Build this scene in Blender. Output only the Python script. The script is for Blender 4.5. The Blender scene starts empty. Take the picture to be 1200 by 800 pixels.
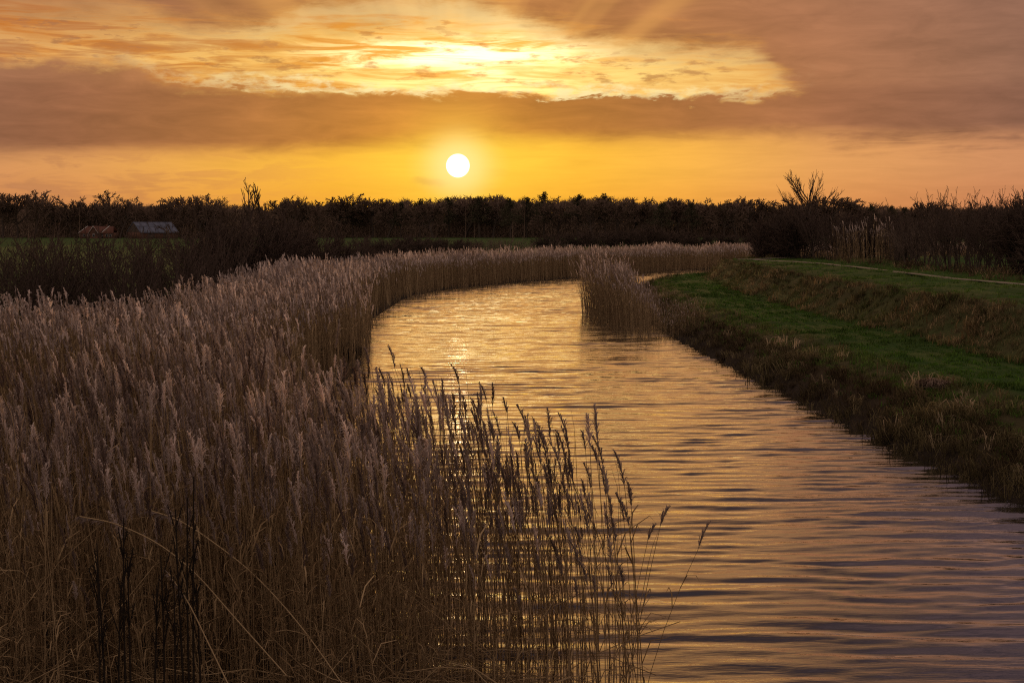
import bpy, math, random
import numpy as np
from mathutils import Vector

# ------------------------------------------------------------------ camera, sky, sun, exposure
F, CX, CY, HZ, CAMZ = 1700.0, 600.0, 400.0, 268.0, 4.5      # focal length etc. in pixels of the 1200 px photograph
PITCH = math.atan((CY - HZ) / F)
scene = bpy.context.scene
COL = scene.collection
cam_d = bpy.data.cameras.new('camera')
cam_d.sensor_width = 36.0
cam_d.lens = F / 1200.0 * 36.0
cam_d.clip_start = 0.1
cam_d.clip_end = 20000.0
cam = bpy.data.objects.new('camera', cam_d)
COL.objects.link(cam)
cam.location = (0, 0, CAMZ)
cam.rotation_euler = (math.pi / 2 - PITCH, 0, 0)
scene.camera = cam

SUN_PX, SUN_PY = 537.0, 195.0
SUN_AZ = math.atan((SUN_PX - CX) / F)
SUN_EL = (HZ - SUN_PY) / F
sun_dir = Vector((math.sin(SUN_AZ) * math.cos(SUN_EL), math.cos(SUN_AZ) * math.cos(SUN_EL), math.sin(SUN_EL)))
sun_d = bpy.data.lights.new('sun', 'SUN')
sun_d.energy = 1.1
sun_d.angle = math.radians(0.85)
sun_d.color = (1.0, 0.55, 0.22)
sun = bpy.data.objects.new('sun', sun_d)
COL.objects.link(sun)
sun.rotation_euler = sun_dir.to_track_quat('Z', 'Y').to_euler()
sun.location = (0, 60, 40)

scene.view_settings.view_transform = 'Standard'
scene.view_settings.look = 'None'
scene.view_settings.exposure = 0.0
scene.view_settings.gamma = 1.0
scene.cycles.use_denoising = False
scene.cycles.filter_width = 1.15
scene.cycles.max_bounces = 6
scene.cycles.diffuse_bounces = 3
scene.cycles.glossy_bounces = 3
scene.cycles.transmission_bounces = 3
scene.cycles.volume_bounces = 0
scene.cycles.sample_clamp_direct = 5.0
scene.cycles.sample_clamp_indirect = 4.0


def lin(c):
    c = c / 255.0
    return c / 12.92 if c <= 0.04045 else ((c + 0.055) / 1.055) ** 2.4


def rgb(r, g, b):
    return (lin(r), lin(g), lin(b), 1.0)


world = bpy.data.worlds.new('World')
scene.world = world
world.use_nodes = True


class X:
    """a float socket with operators that add Math nodes"""
    nt = None

    def __init__(s, v):
        s.v = v

    @staticmethod
    def op(name, *args):
        n = X.nt.nodes.new('ShaderNodeMath')
        n.operation = name
        for i, a in enumerate(args):
            v = a.v if isinstance(a, X) else a
            if isinstance(v, (int, float)):
                n.inputs[i].default_value = v
            else:
                X.nt.links.new(v, n.inputs[i])
        return X(n.outputs[0])

    def __add__(s, o): return X.op('ADD', s, o)
    __radd__ = __add__
    def __sub__(s, o): return X.op('SUBTRACT', s, o)
    def __rsub__(s, o): return X.op('SUBTRACT', o, s)
    def __mul__(s, o): return X.op('MULTIPLY', s, o)
    __rmul__ = __mul__
    def __truediv__(s, o): return X.op('DIVIDE', s, o)
    def max(s, o): return X.op('MAXIMUM', s, o)
    def min(s, o): return X.op('MINIMUM', s, o)


def sstep(x, a, b, lo=0.0, hi=1.0):
    n = X.nt.nodes.new('ShaderNodeMapRange')
    n.interpolation_type = 'SMOOTHSTEP'
    if a > b:
        a, b, lo, hi = b, a, hi, lo
    for i, v in enumerate((x, a, b, lo, hi)):
        if isinstance(v, X):
            X.nt.links.new(v.v, n.inputs[i])
        else:
            n.inputs[i].default_value = v
    return X(n.outputs[0])


def ramp(x, stops, x0, x1):
    n = X.nt.nodes.new('ShaderNodeValToRGB')
    cr = n.color_ramp
    while len(cr.elements) < len(stops):
        cr.elements.new(0.5)
    for e, (p, c) in zip(cr.elements, stops):
        e.position = (p - x0) / (x1 - x0)
        e.color = c
    m = (x - x0) * (1.0 / (x1 - x0))
    X.nt.links.new(m.v, n.inputs[0])
    return n.outputs[0]


def curve(x, stops, x0, x1, scale):
    c = ramp(x, [(p, (v / scale, v / scale, v / scale, 1)) for p, v in stops], x0, x1)
    n = X.nt.nodes.new('ShaderNodeSeparateColor')
    X.nt.links.new(c, n.inputs[0])
    return X(n.outputs[0]) * scale


def noise(vec, scale=1.0, detail=4.0, rough=0.55, dist=0.0):
    n = X.nt.nodes.new('ShaderNodeTexNoise')
    X.nt.links.new(vec, n.inputs['Vector'])
    n.inputs['Scale'].default_value = scale
    n.inputs['Detail'].default_value = detail
    n.inputs['Roughness'].default_value = rough
    n.inputs['Distortion'].default_value = dist
    return X(n.outputs[0])


def combine(x, y, z):
    n = X.nt.nodes.new('ShaderNodeCombineXYZ')
    for i, v in enumerate((x, y, z)):
        if isinstance(v, X):
            X.nt.links.new(v.v, n.inputs[i])
        else:
            n.inputs[i].default_value = v
    return n.outputs[0]


def mixc(f, a, b, mode='MIX'):
    n = X.nt.nodes.new('ShaderNodeMix')
    n.data_type = 'RGBA'
    n.blend_type = mode
    for i, v in ((0, f), (6, a), (7, b)):
        if isinstance(v, X):
            v = v.v
        if isinstance(v, (int, float)):
            n.inputs[i].default_value = v
        elif isinstance(v, tuple):
            n.inputs[i].default_value = v
        else:
            X.nt.links.new(v, n.inputs[i])
    return n.outputs[2]


def bank_w(e):
    return sstep(e, 96, 120) * sstep(e, 186, 168)


def build_sky():
    nt = world.node_tree
    nt.nodes.clear()
    X.nt = nt
    tc = nt.nodes.new('ShaderNodeTexCoord')
    sep = nt.nodes.new('ShaderNodeSeparateXYZ')
    nt.links.new(tc.outputs['Generated'], sep.inputs[0])
    dx, dy, dz = (X(sep.outputs[i]) for i in range(3))
    az = X.op('ARCTAN2', dx, dy)
    el = X.op('ARCSINE', dz.max(-1.0).min(1.0))
    # sky coordinates in sixtieths-of-two-degree steps: a along the horizon, e upwards (authoring units, 1700 per radian)
    a = az * F + CX
    e = HZ - el * F
    big = noise(combine(dx * 7, dy * 7, dz * 24), 1.0, 5.0, 0.55)
    fine = noise(combine(dx * 22, dy * 22, dz * 95), 1.0, 6.0, 0.6, 0.6)
    wisp = noise(combine(dx * 14, dy * 14, dz * 150), 1.0, 5.0, 0.6, 0.8)
    lumps = noise(combine(dx * 70, dy * 70, dz * 160), 1.0, 4.0, 0.6)
    ad = a + (big - 0.5) * 150 + (fine - 0.5) * 60
    ed = e + (big - 0.5) * 46 + (fine - 0.5) * 34 + (lumps - 0.5) * 12
    # angular distance from the sun
    ux, uy = a - SUN_PX, e - SUN_PY
    r = X.op('SQRT', ux * ux * 0.55 + uy * uy * 1.3)
    r2 = X.op('SQRT', ux * ux + uy * uy)
    # clear air low over the horizon
    clear = ramp(r, [(0, rgb(255, 226, 110)), (45, rgb(254, 200, 62)), (110, rgb(249, 186, 60)), (200, rgb(242, 176, 74)),
                     (310, rgb(224, 157, 90)), (450, rgb(206, 141, 96)), (800, rgb(164, 114, 94)), (1600, rgb(124, 102, 100)),
                     (3000, rgb(176, 158, 152))], 0, 3000)
    low = sstep(e, 190, 250)
    clear = mixc(low * 0.6, clear, mixc(1.0, clear, rgb(236, 212, 205), 'MULTIPLY'))
    streaks = (wisp - 0.5) * 0.28 + (fine - 0.5) * 0.16 + 1.0
    clear = mixc(1.0, clear, combine(streaks, streaks, streaks), 'MULTIPLY')
    # bright opening between the clouds
    gx, gy = a - 562, e - 80
    rg = X.op('SQRT', gx * gx * 0.42 + gy * gy * 2.2)
    gap = ramp(rg, [(0, (1.9, 1.52, 0.78, 1)), (50, (1.55, 1.12, 0.40, 1)), (110, (1.15, 0.76, 0.21, 1)), (190, rgb(246, 192, 104)),
                    (280, rgb(238, 180, 102)), (420, rgb(222, 160, 96)), (900, rgb(150, 110, 98)), (2000, rgb(130, 110, 108)),
                    (3000, rgb(176, 158, 152))], 0, 3000)
    # the clear patch on the right of the opening, the white streaks in its middle
    px, py = a - 800, ed - 92
    rp = X.op('SQRT', px * px * 0.045 + py * py)
    gap = mixc(sstep(rp, 44, 6) * 0.35, gap, rgb(248, 206, 126))
    veil = sstep(wisp, 0.36, 0.66) * sstep(rp, 0, 60, 0.45, 1.0)
    gap = mixc(veil * 0.9, gap, mixc(1.0, gap, rgb(218, 168, 96), 'MULTIPLY'))
    sxx, syy = a - 540, ed - 66
    streak = sstep(X.op('SQRT', sxx * sxx * 0.012 + syy * syy), 24, 3) * sstep(wisp, 0.62, 0.40)
    gap = mixc(streak * 0.85, gap, (2.3, 1.95, 1.1, 1))
    sky = mixc(sstep(e, 150, 118), clear, gap)
    # clouds
    cloud = ramp(r, [(0, rgb(244, 178, 58)), (50, rgb(222, 152, 56)), (110, rgb(196, 130, 58)), (210, rgb(178, 117, 66)), (330, rgb(163, 108, 74)),
                     (480, rgb(146, 102, 80)), (640, rgb(128, 94, 84)), (900, rgb(114, 91, 88)), (1500, rgb(124, 105, 101)), (3000, rgb(176, 158, 152))], 0, 3000)
    shade = (big - 0.5) * 0.85 + (fine - 0.5) * 0.65 + (wisp - 0.5) * 0.25 + 1.03
    cloud = mixc(1.0, cloud, combine(shade, shade, shade), 'MULTIPLY')
    cloud = mixc(bank_w(e), cloud, mixc(1.0, cloud, rgb(236, 232, 236), 'MULTIPLY'))
    # shafts of light fanning up from the sun
    th = X.op('ARCTAN2', ux, 0 - uy)
    shaft = noise(combine(th * 5.0, 3.7, 0.0), 1.0, 2.0, 0.5)
    sh = sstep(shaft, 0.40, 0.66) * sstep(e, 110, 40) * sstep(r2, 620, 160)
    cloud = mixc(sh * 0.6, cloud, rgb(230, 164, 88))
    # the long bank across the picture
    top = curve(a + (fine - 0.5) * 50, [(-1500, 60), (0, 88), (95, 84), (165, 82), (215, 104), (430, 110), (600, 113), (880, 119), (960, 96), (1100, 60), (2500, 40)], -1500, 2500, 200)
    bot = curve(a, [(-1500, 200), (0, 184), (330, 180), (450, 170), (560, 164), (900, 162), (2500, 180)], -1500, 2500, 200)
    ragged = (fine - 0.5) * 42 + (lumps - 0.5) * 22
    d_top = e + ragged - top
    soft = sstep(a, 700, 200, 5, 14).max(sstep(a, 820, 930, 5, 14))
    bank = sstep(d_top / soft, -1, 1) * sstep((e + (big - 0.5) * 20 + (fine - 0.5) * 16) - bot, 16, -14)
    # broken cloud above the opening, closing to a full deck overhead
    low_edge = curve(a + (fine - 0.5) * 70, [(-1500, 60), (-100, 6), (60, 8), (170, 20), (230, 42), (310, 38), (360, 16), (540, 8), (680, 50), (760, 60), (880, 64), (900, 84), (960, 160), (1000, 160), (2500, 165)],
                     -1500, 2500, 300)
    d_low = e + ragged * 0.8 + (wisp - 0.5) * 26 - low_edge
    deck = sstep(d_low + (wisp - 0.5) * 40, 30, -22)
    thin_veil = sstep(ed + (wisp - 0.5) * 100, 74, 4) * 0.74
    left_veil = sstep(a, 520, 200) * 0.5 * sstep(fine + (wisp - 0.5) * 0.8, 0.40, 0.62)
    upper = sstep(e, 40, -140) * sstep(big, 0.28, 0.5)
    overhead = sstep(e, -90, -420)
    puff = sstep(noise(combine(dx * 40, dy * 40, dz * 170), 1.0, 5.0, 0.62), 0.50, 0.66) * sstep(e, 8, 30) * sstep(e, 116, 96) * sstep(a, 960, 800) * 0.7
    cover = deck.max(left_veil).max(thin_veil).max(upper).max(overhead).max(puff).max(bank)
    # small dark scrap by the sun
    sx, sy = a - 508 + (fine - 0.5) * 40, e - 213 + (lumps - 0.5) * 12
    scrap = sstep(X.op('SQRT', sx * sx * 0.05 + sy * sy), 7, 1) * 0.45
    # lit rims of the clouds round the opening
    rim = sstep(d_top, -16, -2) * sstep(d_top, 5, 0) * sstep(a, 960, 880) * sstep(rg, 330, 60) * sstep(lumps, 0.35, 0.6)
    rim2 = sstep(d_low, 30, 8) * sstep(d_low, -10, 8) * sstep(rg, 300, 60)
    # deep overhead deck, mauve grey with lighter folds
    fold = noise(combine(dx * 3.2, dy * 3.2, dz * 5.0), 1.0, 5.0, 0.55)
    high = mixc(sstep(fold, 0.35, 0.68), rgb(74, 66, 80), rgb(154, 122, 124))
    glow_up = sstep(X.op('SQRT', ux * ux + uy * uy * 0.55), 850, 80)
    lit = mixc(sstep(fine + (big - 0.5), 0.35, 0.7), rgb(206, 138, 70), rgb(246, 180, 88))
    high = mixc(glow_up, high, lit)
    cloud = mixc(sstep(e, 30, -110), cloud, mixc(sstep(r, 900, 2500) * 0.9, high, rgb(176, 158, 152)))
    out = mixc(cover, sky, cloud)
    out = mixc((rim * 0.8).max(rim2 * 0.3 * (1.0 - bank)), out, rgb(255, 238, 176))
    out = mixc(scrap, out, rgb(190, 128, 60))
    # physical sky shows faintly through everything
    ns = nt.nodes.new('ShaderNodeTexSky')
    ns.sky_type = 'NISHITA'
    ns.sun_disc = False
    ns.sun_elevation = SUN_EL
    ns.sun_rotation = SUN_AZ
    out = mixc(0.002, out, ns.outputs[0], 'ADD')
    # glare round the disc and the disc itself
    halo = sstep(r2, 120, 6)
    out = mixc(halo * halo * 0.45, out, rgb(255, 214, 84))
    aureole = sstep(r2, 64, 10)
    out = mixc(aureole * aureole * 0.75, out, (1.25, 0.86, 0.30, 1))
    disc = sstep(r2, 14.2, 11.0)
    out = mixc(disc, out, (9.0, 7.6, 5.2, 1.0))
    below = sstep(e, 275, 320)
    out = mixc(below, out, rgb(40, 34, 28))
    bg = nt.nodes.new('ShaderNodeBackground')
    nt.links.new(out, bg.inputs[0])
    bg.inputs[1].default_value = 1.0
    wo = nt.nodes.new('ShaderNodeOutputWorld')
    nt.links.new(bg.outputs[0], wo.inputs[0])


build_sky()
world.cycles.sampling_method = 'MANUAL'
world.cycles.sample_map_resolution = 2048

# ------------------------------------------------------------------ helpers
RNG = np.random.default_rng(7)


def ray(px, py):
    c, v = (px - CX) / F, (CY - py) / F
    return np.array([c, math.cos(PITCH) + v * math.sin(PITCH), -math.sin(PITCH) + v * math.cos(PITCH)])


def ground_at(px, py, z=0.0):
    d = ray(px, py)
    t = (z - CAMZ) / d[2]
    return np.array([d[0] * t, d[1] * t, z])


def col_x(px, dist):
    """x of a picture column at a distance"""
    return (px - CX) / F * dist


def height_of(py, dist):
    """height above the water of a picture row at a distance"""
    return CAMZ + (HZ - py) / F * dist


def material(name, build):
    m = bpy.data.materials.new(name)
    m.use_nodes = True
    nt = m.node_tree
    nt.nodes.clear()
    X.nt = nt
    o = nt.nodes.new('ShaderNodeOutputMaterial')
    nt.links.new(build(nt), o.inputs[0])
    return m


def attr(name):
    n = X.nt.nodes.new('ShaderNodeAttribute')
    n.attribute_name = name
    return n


def objvec(sx=1.0, sy=1.0, sz=1.0):
    t = X.nt.nodes.new('ShaderNodeTexCoord')
    m = X.nt.nodes.new('ShaderNodeMapping')
    m.inputs['Scale'].default_value = (sx, sy, sz)
    X.nt.links.new(t.outputs['Object'], m.inputs[0])
    return m.outputs[0]


def principled(nt, color, rough=0.8, spec=0.2, normal=None):
    b = nt.nodes.new('ShaderNodeBsdfPrincipled')
    if isinstance(color, tuple):
        b.inputs['Base Color'].default_value = color
    else:
        nt.links.new(color, b.inputs['Base Color'])
    b.inputs['Roughness'].default_value = rough
    b.inputs['Specular IOR Level'].default_value = spec
    if normal is not None:
        nt.links.new(normal, b.inputs['Normal'])
    return b.outputs[0]


def thin(nt, color, trans, rough=0.7):
    """leaf-like sheet: diffuse, with part of the light passing through"""
    d = nt.nodes.new('ShaderNodeBsdfDiffuse')
    t = nt.nodes.new('ShaderNodeBsdfTranslucent')
    for n in (d, t):
        if isinstance(color, tuple):
            n.inputs[0].default_value = color
        else:
            nt.links.new(color, n.inputs[0])
    m = nt.nodes.new('ShaderNodeMixShader')
    m.inputs[0].default_value = trans
    nt.links.new(d.outputs[0], m.inputs[1])
    nt.links.new(t.outputs[0], m.inputs[2])
    return m.outputs[0]


def two_tone(c1, c2, name='rnd'):
    a = attr(name)
    return mixc(X(a.outputs['Fac']), c1, c2)


def m_noise_color(c1, c2, scale, detail=5):
    n = noise(objvec(), scale, detail, 0.6)
    return mixc(sstep(n, 0.3, 0.7), c1, c2)


M = {}
M['stem'] = material('reed_stem', lambda nt: thin(nt, two_tone((0.17, 0.105, 0.05, 1), (0.52, 0.36, 0.19, 1)), 0.12))
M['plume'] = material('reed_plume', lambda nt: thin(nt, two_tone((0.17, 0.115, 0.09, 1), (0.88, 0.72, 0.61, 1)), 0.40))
M['dark_stem'] = material('dark_stem', lambda nt: thin(nt, (0.03, 0.022, 0.016, 1), 0.05))
M['grass'] = material('grass', lambda nt: thin(nt, attr('col').outputs['Color'], 0.3))
M['bark'] = material('bark', lambda nt: principled(nt, m_noise_color((0.06, 0.042, 0.032, 1), (0.13, 0.095, 0.07, 1), 2.0), 0.9, 0.1))
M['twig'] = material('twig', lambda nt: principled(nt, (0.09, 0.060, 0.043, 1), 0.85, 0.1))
M['hazy_far_twig'] = material('hazy_far_twig', lambda nt: principled(nt, (0.16, 0.105, 0.072, 1), 0.85, 0.1))  # lighter than the nearer twigs: distance haze is put into the colour
M['pale_twig'] = material('pale_twig', lambda nt: principled(nt, (0.17, 0.12, 0.085, 1), 0.85, 0.1))
M['hazy_needle'] = material('hazy_needle', lambda nt: thin(nt, (0.085, 0.075, 0.042, 1), 0.25))  # pine colour raised and browned to carry the haze of distance
M['wood'] = material('hazy_wood_mass', lambda nt: principled(nt, two_tone((0.11, 0.073, 0.050, 1), (0.27, 0.18, 0.12, 1)), 0.9, 0.05))  # brown lift of hazy air painted into both tones of the wood
M['path'] = material('path', lambda nt: principled(nt, m_noise_color((0.15, 0.125, 0.09, 1), (0.24, 0.20, 0.15, 1), 3.0), 0.9, 0.1)) 


def ground_shader(nt):
    base = attr('col').outputs['Color']
    n1 = noise(objvec(), 0.8, 6, 0.65)
    n2 = noise(objvec(1, 1, 1), 7.0, 5, 0.7)
    s = (n1 - 0.5) * 0.9 + (n2 - 0.5) * 1.1 + 1.0
    c = mixc(1.0, base, combine(s, s, s), 'MULTIPLY')
    bn = nt.nodes.new('ShaderNodeBump')
    bn.inputs['Strength'].default_value = 0.6
    bn.inputs['Distance'].default_value = 0.06
    nt.links.new(n2.v, bn.inputs['Height'])
    return principled(nt, c, 0.95, 0.05, bn.outputs[0])


M['ground'] = material('earth_and_turf', ground_shader)


def water_shader(nt):
    v1 = noise(objvec(1.3, 6.5, 1), 1.0, 3, 0.5, 0.2)
    v2 = noise(objvec(4.0, 17.0, 1), 1.0, 3, 0.55, 0.3)
    ruffle = sstep(noise(objvec(0.05, 0.12, 1), 1.0, 3, 0.5), 0.38, 0.68, 0.35, 1.3)
    h = (v1 * 0.010 + v2 * 0.0034) * ruffle
    bn = nt.nodes.new('ShaderNodeBump')
    bn.inputs['Strength'].default_value = 1.0
    bn.inputs['Distance'].default_value = 1.0
    nt.links.new(h.v, bn.inputs['Height'])
    gl = nt.nodes.new('ShaderNodeBsdfGlossy')
    gl.inputs['Color'].default_value = (1, 1, 1, 1)
    gl.inputs['Roughness'].default_value = 0.008
    nt.links.new(bn.outputs[0], gl.inputs['Normal'])
    df = nt.nodes.new('ShaderNodeBsdfDiffuse')
    df.inputs[0].default_value = (0.02, 0.017, 0.014, 1)
    fr = nt.nodes.new('ShaderNodeFresnel')
    fr.inputs['IOR'].default_value = 1.333
    nt.links.new(bn.outputs[0], fr.inputs['Normal'])
    fac = (X(fr.outputs[0]) * 1.9 + 0.03).min(0.98)
    mx = nt.nodes.new('ShaderNodeMixShader')
    nt.links.new(fac.v, mx.inputs[0])
    nt.links.new(df.outputs[0], mx.inputs[1])
    nt.links.new(gl.outputs[0], mx.inputs[2])
    return mx.outputs[0]


M['water'] = material('river_water', water_shader)


def mesh(name, V, T, mats, midx=None, attrs=None, smooth=False):
    me = bpy.data.meshes.new(name)
    V = np.asarray(V, dtype=np.float32)
    T = np.asarray(T, dtype=np.int32)
    k = T.shape[1]
    me.vertices.add(len(V))
    me.vertices.foreach_set('co', V.ravel())
    me.loops.add(T.size)
    me.loops.foreach_set('vertex_index', T.ravel())
    me.polygons.add(len(T))
    me.polygons.foreach_set('loop_start', np.arange(0, T.size, k, dtype=np.int32))
    if midx is not None:
        me.polygons.foreach_set('material_index', np.asarray(midx, dtype=np.int32))
    if smooth:
        me.polygons.foreach_set('use_smooth', np.ones(len(T), dtype=bool))
    for m in mats:
        me.materials.append(m)
    for an, av in (attrs or {}).items():
        av = np.asarray(av, dtype=np.float32)
        if av.ndim == 1:
            at = me.attributes.new(an, 'FLOAT', 'POINT')
            at.data.foreach_set('value', av)
        else:
            at = me.attributes.new(an, 'FLOAT_COLOR', 'POINT')
            at.data.foreach_set('color', np.c_[av, np.ones(len(av), dtype=np.float32)].ravel())
    me.update(calc_edges=True)
    return me


def obj(name, me, parent=None, loc=(0, 0, 0), rotz=0.0, scale=None):
    o = bpy.data.objects.new(name, me)
    COL.objects.link(o)
    o.location = loc
    o.rotation_euler = (0, 0, rotz)
    if scale is not None:
        o.scale = scale
    if parent is not None:
        o.parent = parent
    return o


def tag(o, label=None, cat=None, group=None, kind=None):
    if label: o['label'] = label
    if cat: o['category'] = cat
    if group: o['group'] = group
    if kind: o['kind'] = kind
    return o


def prisms(segs, sides=3):
    """segments (p0, p1, r0, r1) -> verts, tris"""
    S = np.array([[*a, *b, r0, r1] for a, b, r0, r1 in segs], dtype=np.float64)
    p0, p1, r0, r1 = S[:, 0:3], S[:, 3:6], S[:, 6], S[:, 7]
    d = p1 - p0
    d /= np.linalg.norm(d, axis=1, keepdims=True) + 1e-9
    ref = np.where(np.abs(d[:, 2:3]) > 0.9, np.array([[1.0, 0, 0]]), np.array([[0, 0, 1.0]]))
    u = np.cross(d, ref)
    u /= np.linalg.norm(u, axis=1, keepdims=True) + 1e-9
    w = np.cross(d, u)
    V = np.zeros((len(S), 2 * sides, 3))
    for k in range(sides):
        t = 2 * math.pi * k / sides
        n = u * math.cos(t) + w * math.sin(t)
        V[:, k] = p0 + n * r0[:, None]
        V[:, sides + k] = p1 + n * r1[:, None]
    tri = []
    for k in range(sides):
        j = (k + 1) % sides
        tri += [(k, j, sides + j), (k, sides + j, sides + k)]
    tri = np.array(tri)
    T = (tri[None] + (np.arange(len(S)) * 2 * sides)[:, None, None]).reshape(-1, 3)
    return V.reshape(-1, 3), T


class Geo:
    """collects verts and tris with a material index"""
    def __init__(s):
        s.V, s.T, s.m, s.n = [], [], [], 0

    def add(s, V, T, mi=0):
        s.V.append(np.asarray(V, float)); s.T.append(np.asarray(T) + s.n); s.m.append(np.full(len(T), mi)); s.n += len(V)

    def ribbon(s, pts, widths, side, mi=0):
        pts = np.asarray(pts, float)
        side = np.asarray(side, float)
        side = side / (np.linalg.norm(side) + 1e-9)
        V, T = [], []
        n = len(pts)
        for i in range(n - 1):
            V += [pts[i] - side * widths[i], pts[i] + side * widths[i]]
        V.append(pts[-1])
        for i in range(n - 2):
            k = 2 * i
            T += [(k, k + 1, k + 3), (k, k + 3, k + 2)]
        k = 2 * (n - 2)
        T.append((k, k + 1, k + 2))
        s.add(V, T, mi)

    def get(s):
        return np.vstack(s.V), np.vstack(s.T), np.concatenate(s.m)


def scatter(templates, pos, rot, sxy, sz, lean, which, rnd):
    Vs, Ts, Ms, Rs = [], [], [], []
    off = 0
    for k, (TV, TT, TM) in enumerate(templates):
        sel = np.nonzero(which == k)[0]
        if not len(sel):
            continue
        c, s_ = np.cos(rot[sel])[:, None], np.sin(rot[sel])[:, None]
        x = TV[None, :, 0] * sxy[sel][:, None]
        y = TV[None, :, 1] * sxy[sel][:, None]
        z = TV[None, :, 2] * sz[sel][:, None]
        bend = np.maximum(z, 0) ** 1.6
        W = np.stack([x * c - y * s_ + pos[sel, 0:1] + lean[sel, 0:1] * bend,
                      x * s_ + y * c + pos[sel, 1:2] + lean[sel, 1:2] * bend,
                      z + pos[sel, 2:3]], axis=2)
        n = len(TV)
        Vs.append(W.reshape(-1, 3))
        Ts.append((TT[None] + (np.arange(len(sel)) * n)[:, None, None]).reshape(-1, 3) + off)
        Ms.append(np.tile(TM, len(sel)))
        Rs.append(np.repeat(rnd[sel], n))
        off += n * len(sel)
    return np.vstack(Vs), np.vstack(Ts), np.concatenate(Ms), np.concatenate(Rs)


def inside(P, poly):
    x, y = P[:, 0], P[:, 1]
    r = np.zeros(len(P), bool)
    q = np.array(poly)
    j = len(q) - 1
    for i in range(len(q)):
        xi, yi, xj, yj = *q[i], *q[j]
        c = ((yi > y) != (yj > y)) & (x < (xj - xi) * (y - yi) / (yj - yi + 1e-12) + xi)
        r ^= c
        j = i
    return r


def dist_to(P, line):
    q = np.array(line, float)
    best = np.full(len(P), 1e9)
    for a, b in zip(q[:-1], q[1:]):
        ab = b - a
        t = np.clip(((P - a) @ ab) / (ab @ ab), 0, 1)
        best = np.minimum(best, np.linalg.norm(P - (a + t[:, None] * ab), axis=1))
    return best


def smooth_line(pts, n=6):
    p = np.array(pts, float)
    e = np.vstack([2 * p[0] - p[1], p, 2 * p[-1] - p[-2]])
    out = []
    for i in range(1, len(e) - 2):
        for k in range(n):
            t = k / n
            out.append(0.5 * (2 * e[i] + (e[i + 1] - e[i - 1]) * t + (2 * e[i - 1] - 5 * e[i] + 4 * e[i + 1] - e[i + 2]) * t * t
                              + (3 * e[i] - e[i - 1] - 3 * e[i + 1] + e[i + 2]) * t ** 3))
    out.append(p[-1])
    return np.array(out)


def vnoise(x, y, scale, seed=0):
    """smooth value noise on points"""
    r = np.random.default_rng(seed)
    tab = r.random((256, 256))
    u, v = x / scale, y / scale
    i, j = np.floor(u).astype(int), np.floor(v).astype(int)
    fu, fv = u - i, v - j
    fu, fv = fu * fu * (3 - 2 * fu), fv * fv * (3 - 2 * fv)
    g = lambda a, b: tab[a % 256, b % 256]
    return (g(i, j) * (1 - fu) + g(i + 1, j) * fu) * (1 - fv) + (g(i, j + 1) * (1 - fu) + g(i + 1, j + 1) * fu) * fv


# ------------------------------------------------------------------ the river's course and the land
LEFT = smooth_line([(-3, -60), (-1.6, 0), (-1.7, 10), (-2.4, 16), (-3.5, 22), (-4.8, 28), (-5.3, 36), (-4.9, 46), (-6.4, 65), (-7.05, 75), (-7.0, 91),
                    (-5, 106), (0, 119.5), (6.2, 132), (12.5, 143), (19, 157), (34, 170), (60, 182), (160, 212)])
RIGHT = smooth_line([(11, -60), (9.6, 0), (8.9, 14), (8.26, 23.4), (7.3, 40), (6.7, 57), (6.6, 70), (7.0, 85), (8.1, 99), (10.4, 110), (14, 118), (20, 125.5),
                     (29, 133), (45, 143), (160, 172)])
RIVER = np.vstack([LEFT, RIGHT[::-1]])
PR_D = [0, 0.25, 1.2, 2.6, 3.1, 5.9, 6.2, 7.0, 7.5, 8.4, 14, 22, 34, 60]
PR_Z = [0, 0.28, 0.64, 0.92, 0.95, 1.00, 1.08, 1.62, 2.08, 2.12, 2.16, 2.10, 1.0, 0.8]
PL_D = [0, 0.3, 1.5, 9, 20, 60]
PL_Z = [0, 0.06, 0.10, 0.16, 0.55, 0.8]


def land(P):
    """height, signed bank distance and side (True = right bank)"""
    P = np.asarray(P, float)
    ins = inside(P, RIVER)
    dl, dr = dist_to(P, LEFT), dist_to(P, RIGHT)
    right = dr < dl
    d = np.minimum(dl, dr)
    k = np.clip((P[:, 1] - 92) / 26, 0, 1)
    d = np.where(right & ~ins, d * (1 + 0.45 * k * k * (3 - 2 * k)), d)      # the terraces narrow round the bend
    z = np.where(right, np.interp(d, PR_D, PR_Z), np.interp(d, PL_D, PL_Z))
    n = (vnoise(P[:, 0], P[:, 1], 1.1, 1) - 0.5) * 0.16 + (vnoise(P[:, 0], P[:, 1], 4.0, 2) - 0.5) * 0.16
    z = z + n * np.clip(d / 2.0, 0, 1) * np.where(right & (d > 3.2) & (d < 6.0), 0.3, 1.0)
    # ragged ridge line of the dyke
    z = z + np.where(right, (vnoise(P[:, 0], P[:, 1], 0.8, 3) - 0.3) * 0.22 * np.exp(-((d - 7.5) / 0.6) ** 2), 0)
    z = z - np.where(right, 0.30 * vnoise(P[:, 0], P[:, 1], 0.75, 4) * np.exp(-(d / 0.55) ** 2), 0)
    z = np.where(ins, -np.minimum(1.4, 0.10 + 0.5 * d), z)
    return z, np.where(ins, -d, d), right


def land_z(x, y):
    return float(land(np.array([[x, y]]))[0][0])


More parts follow.
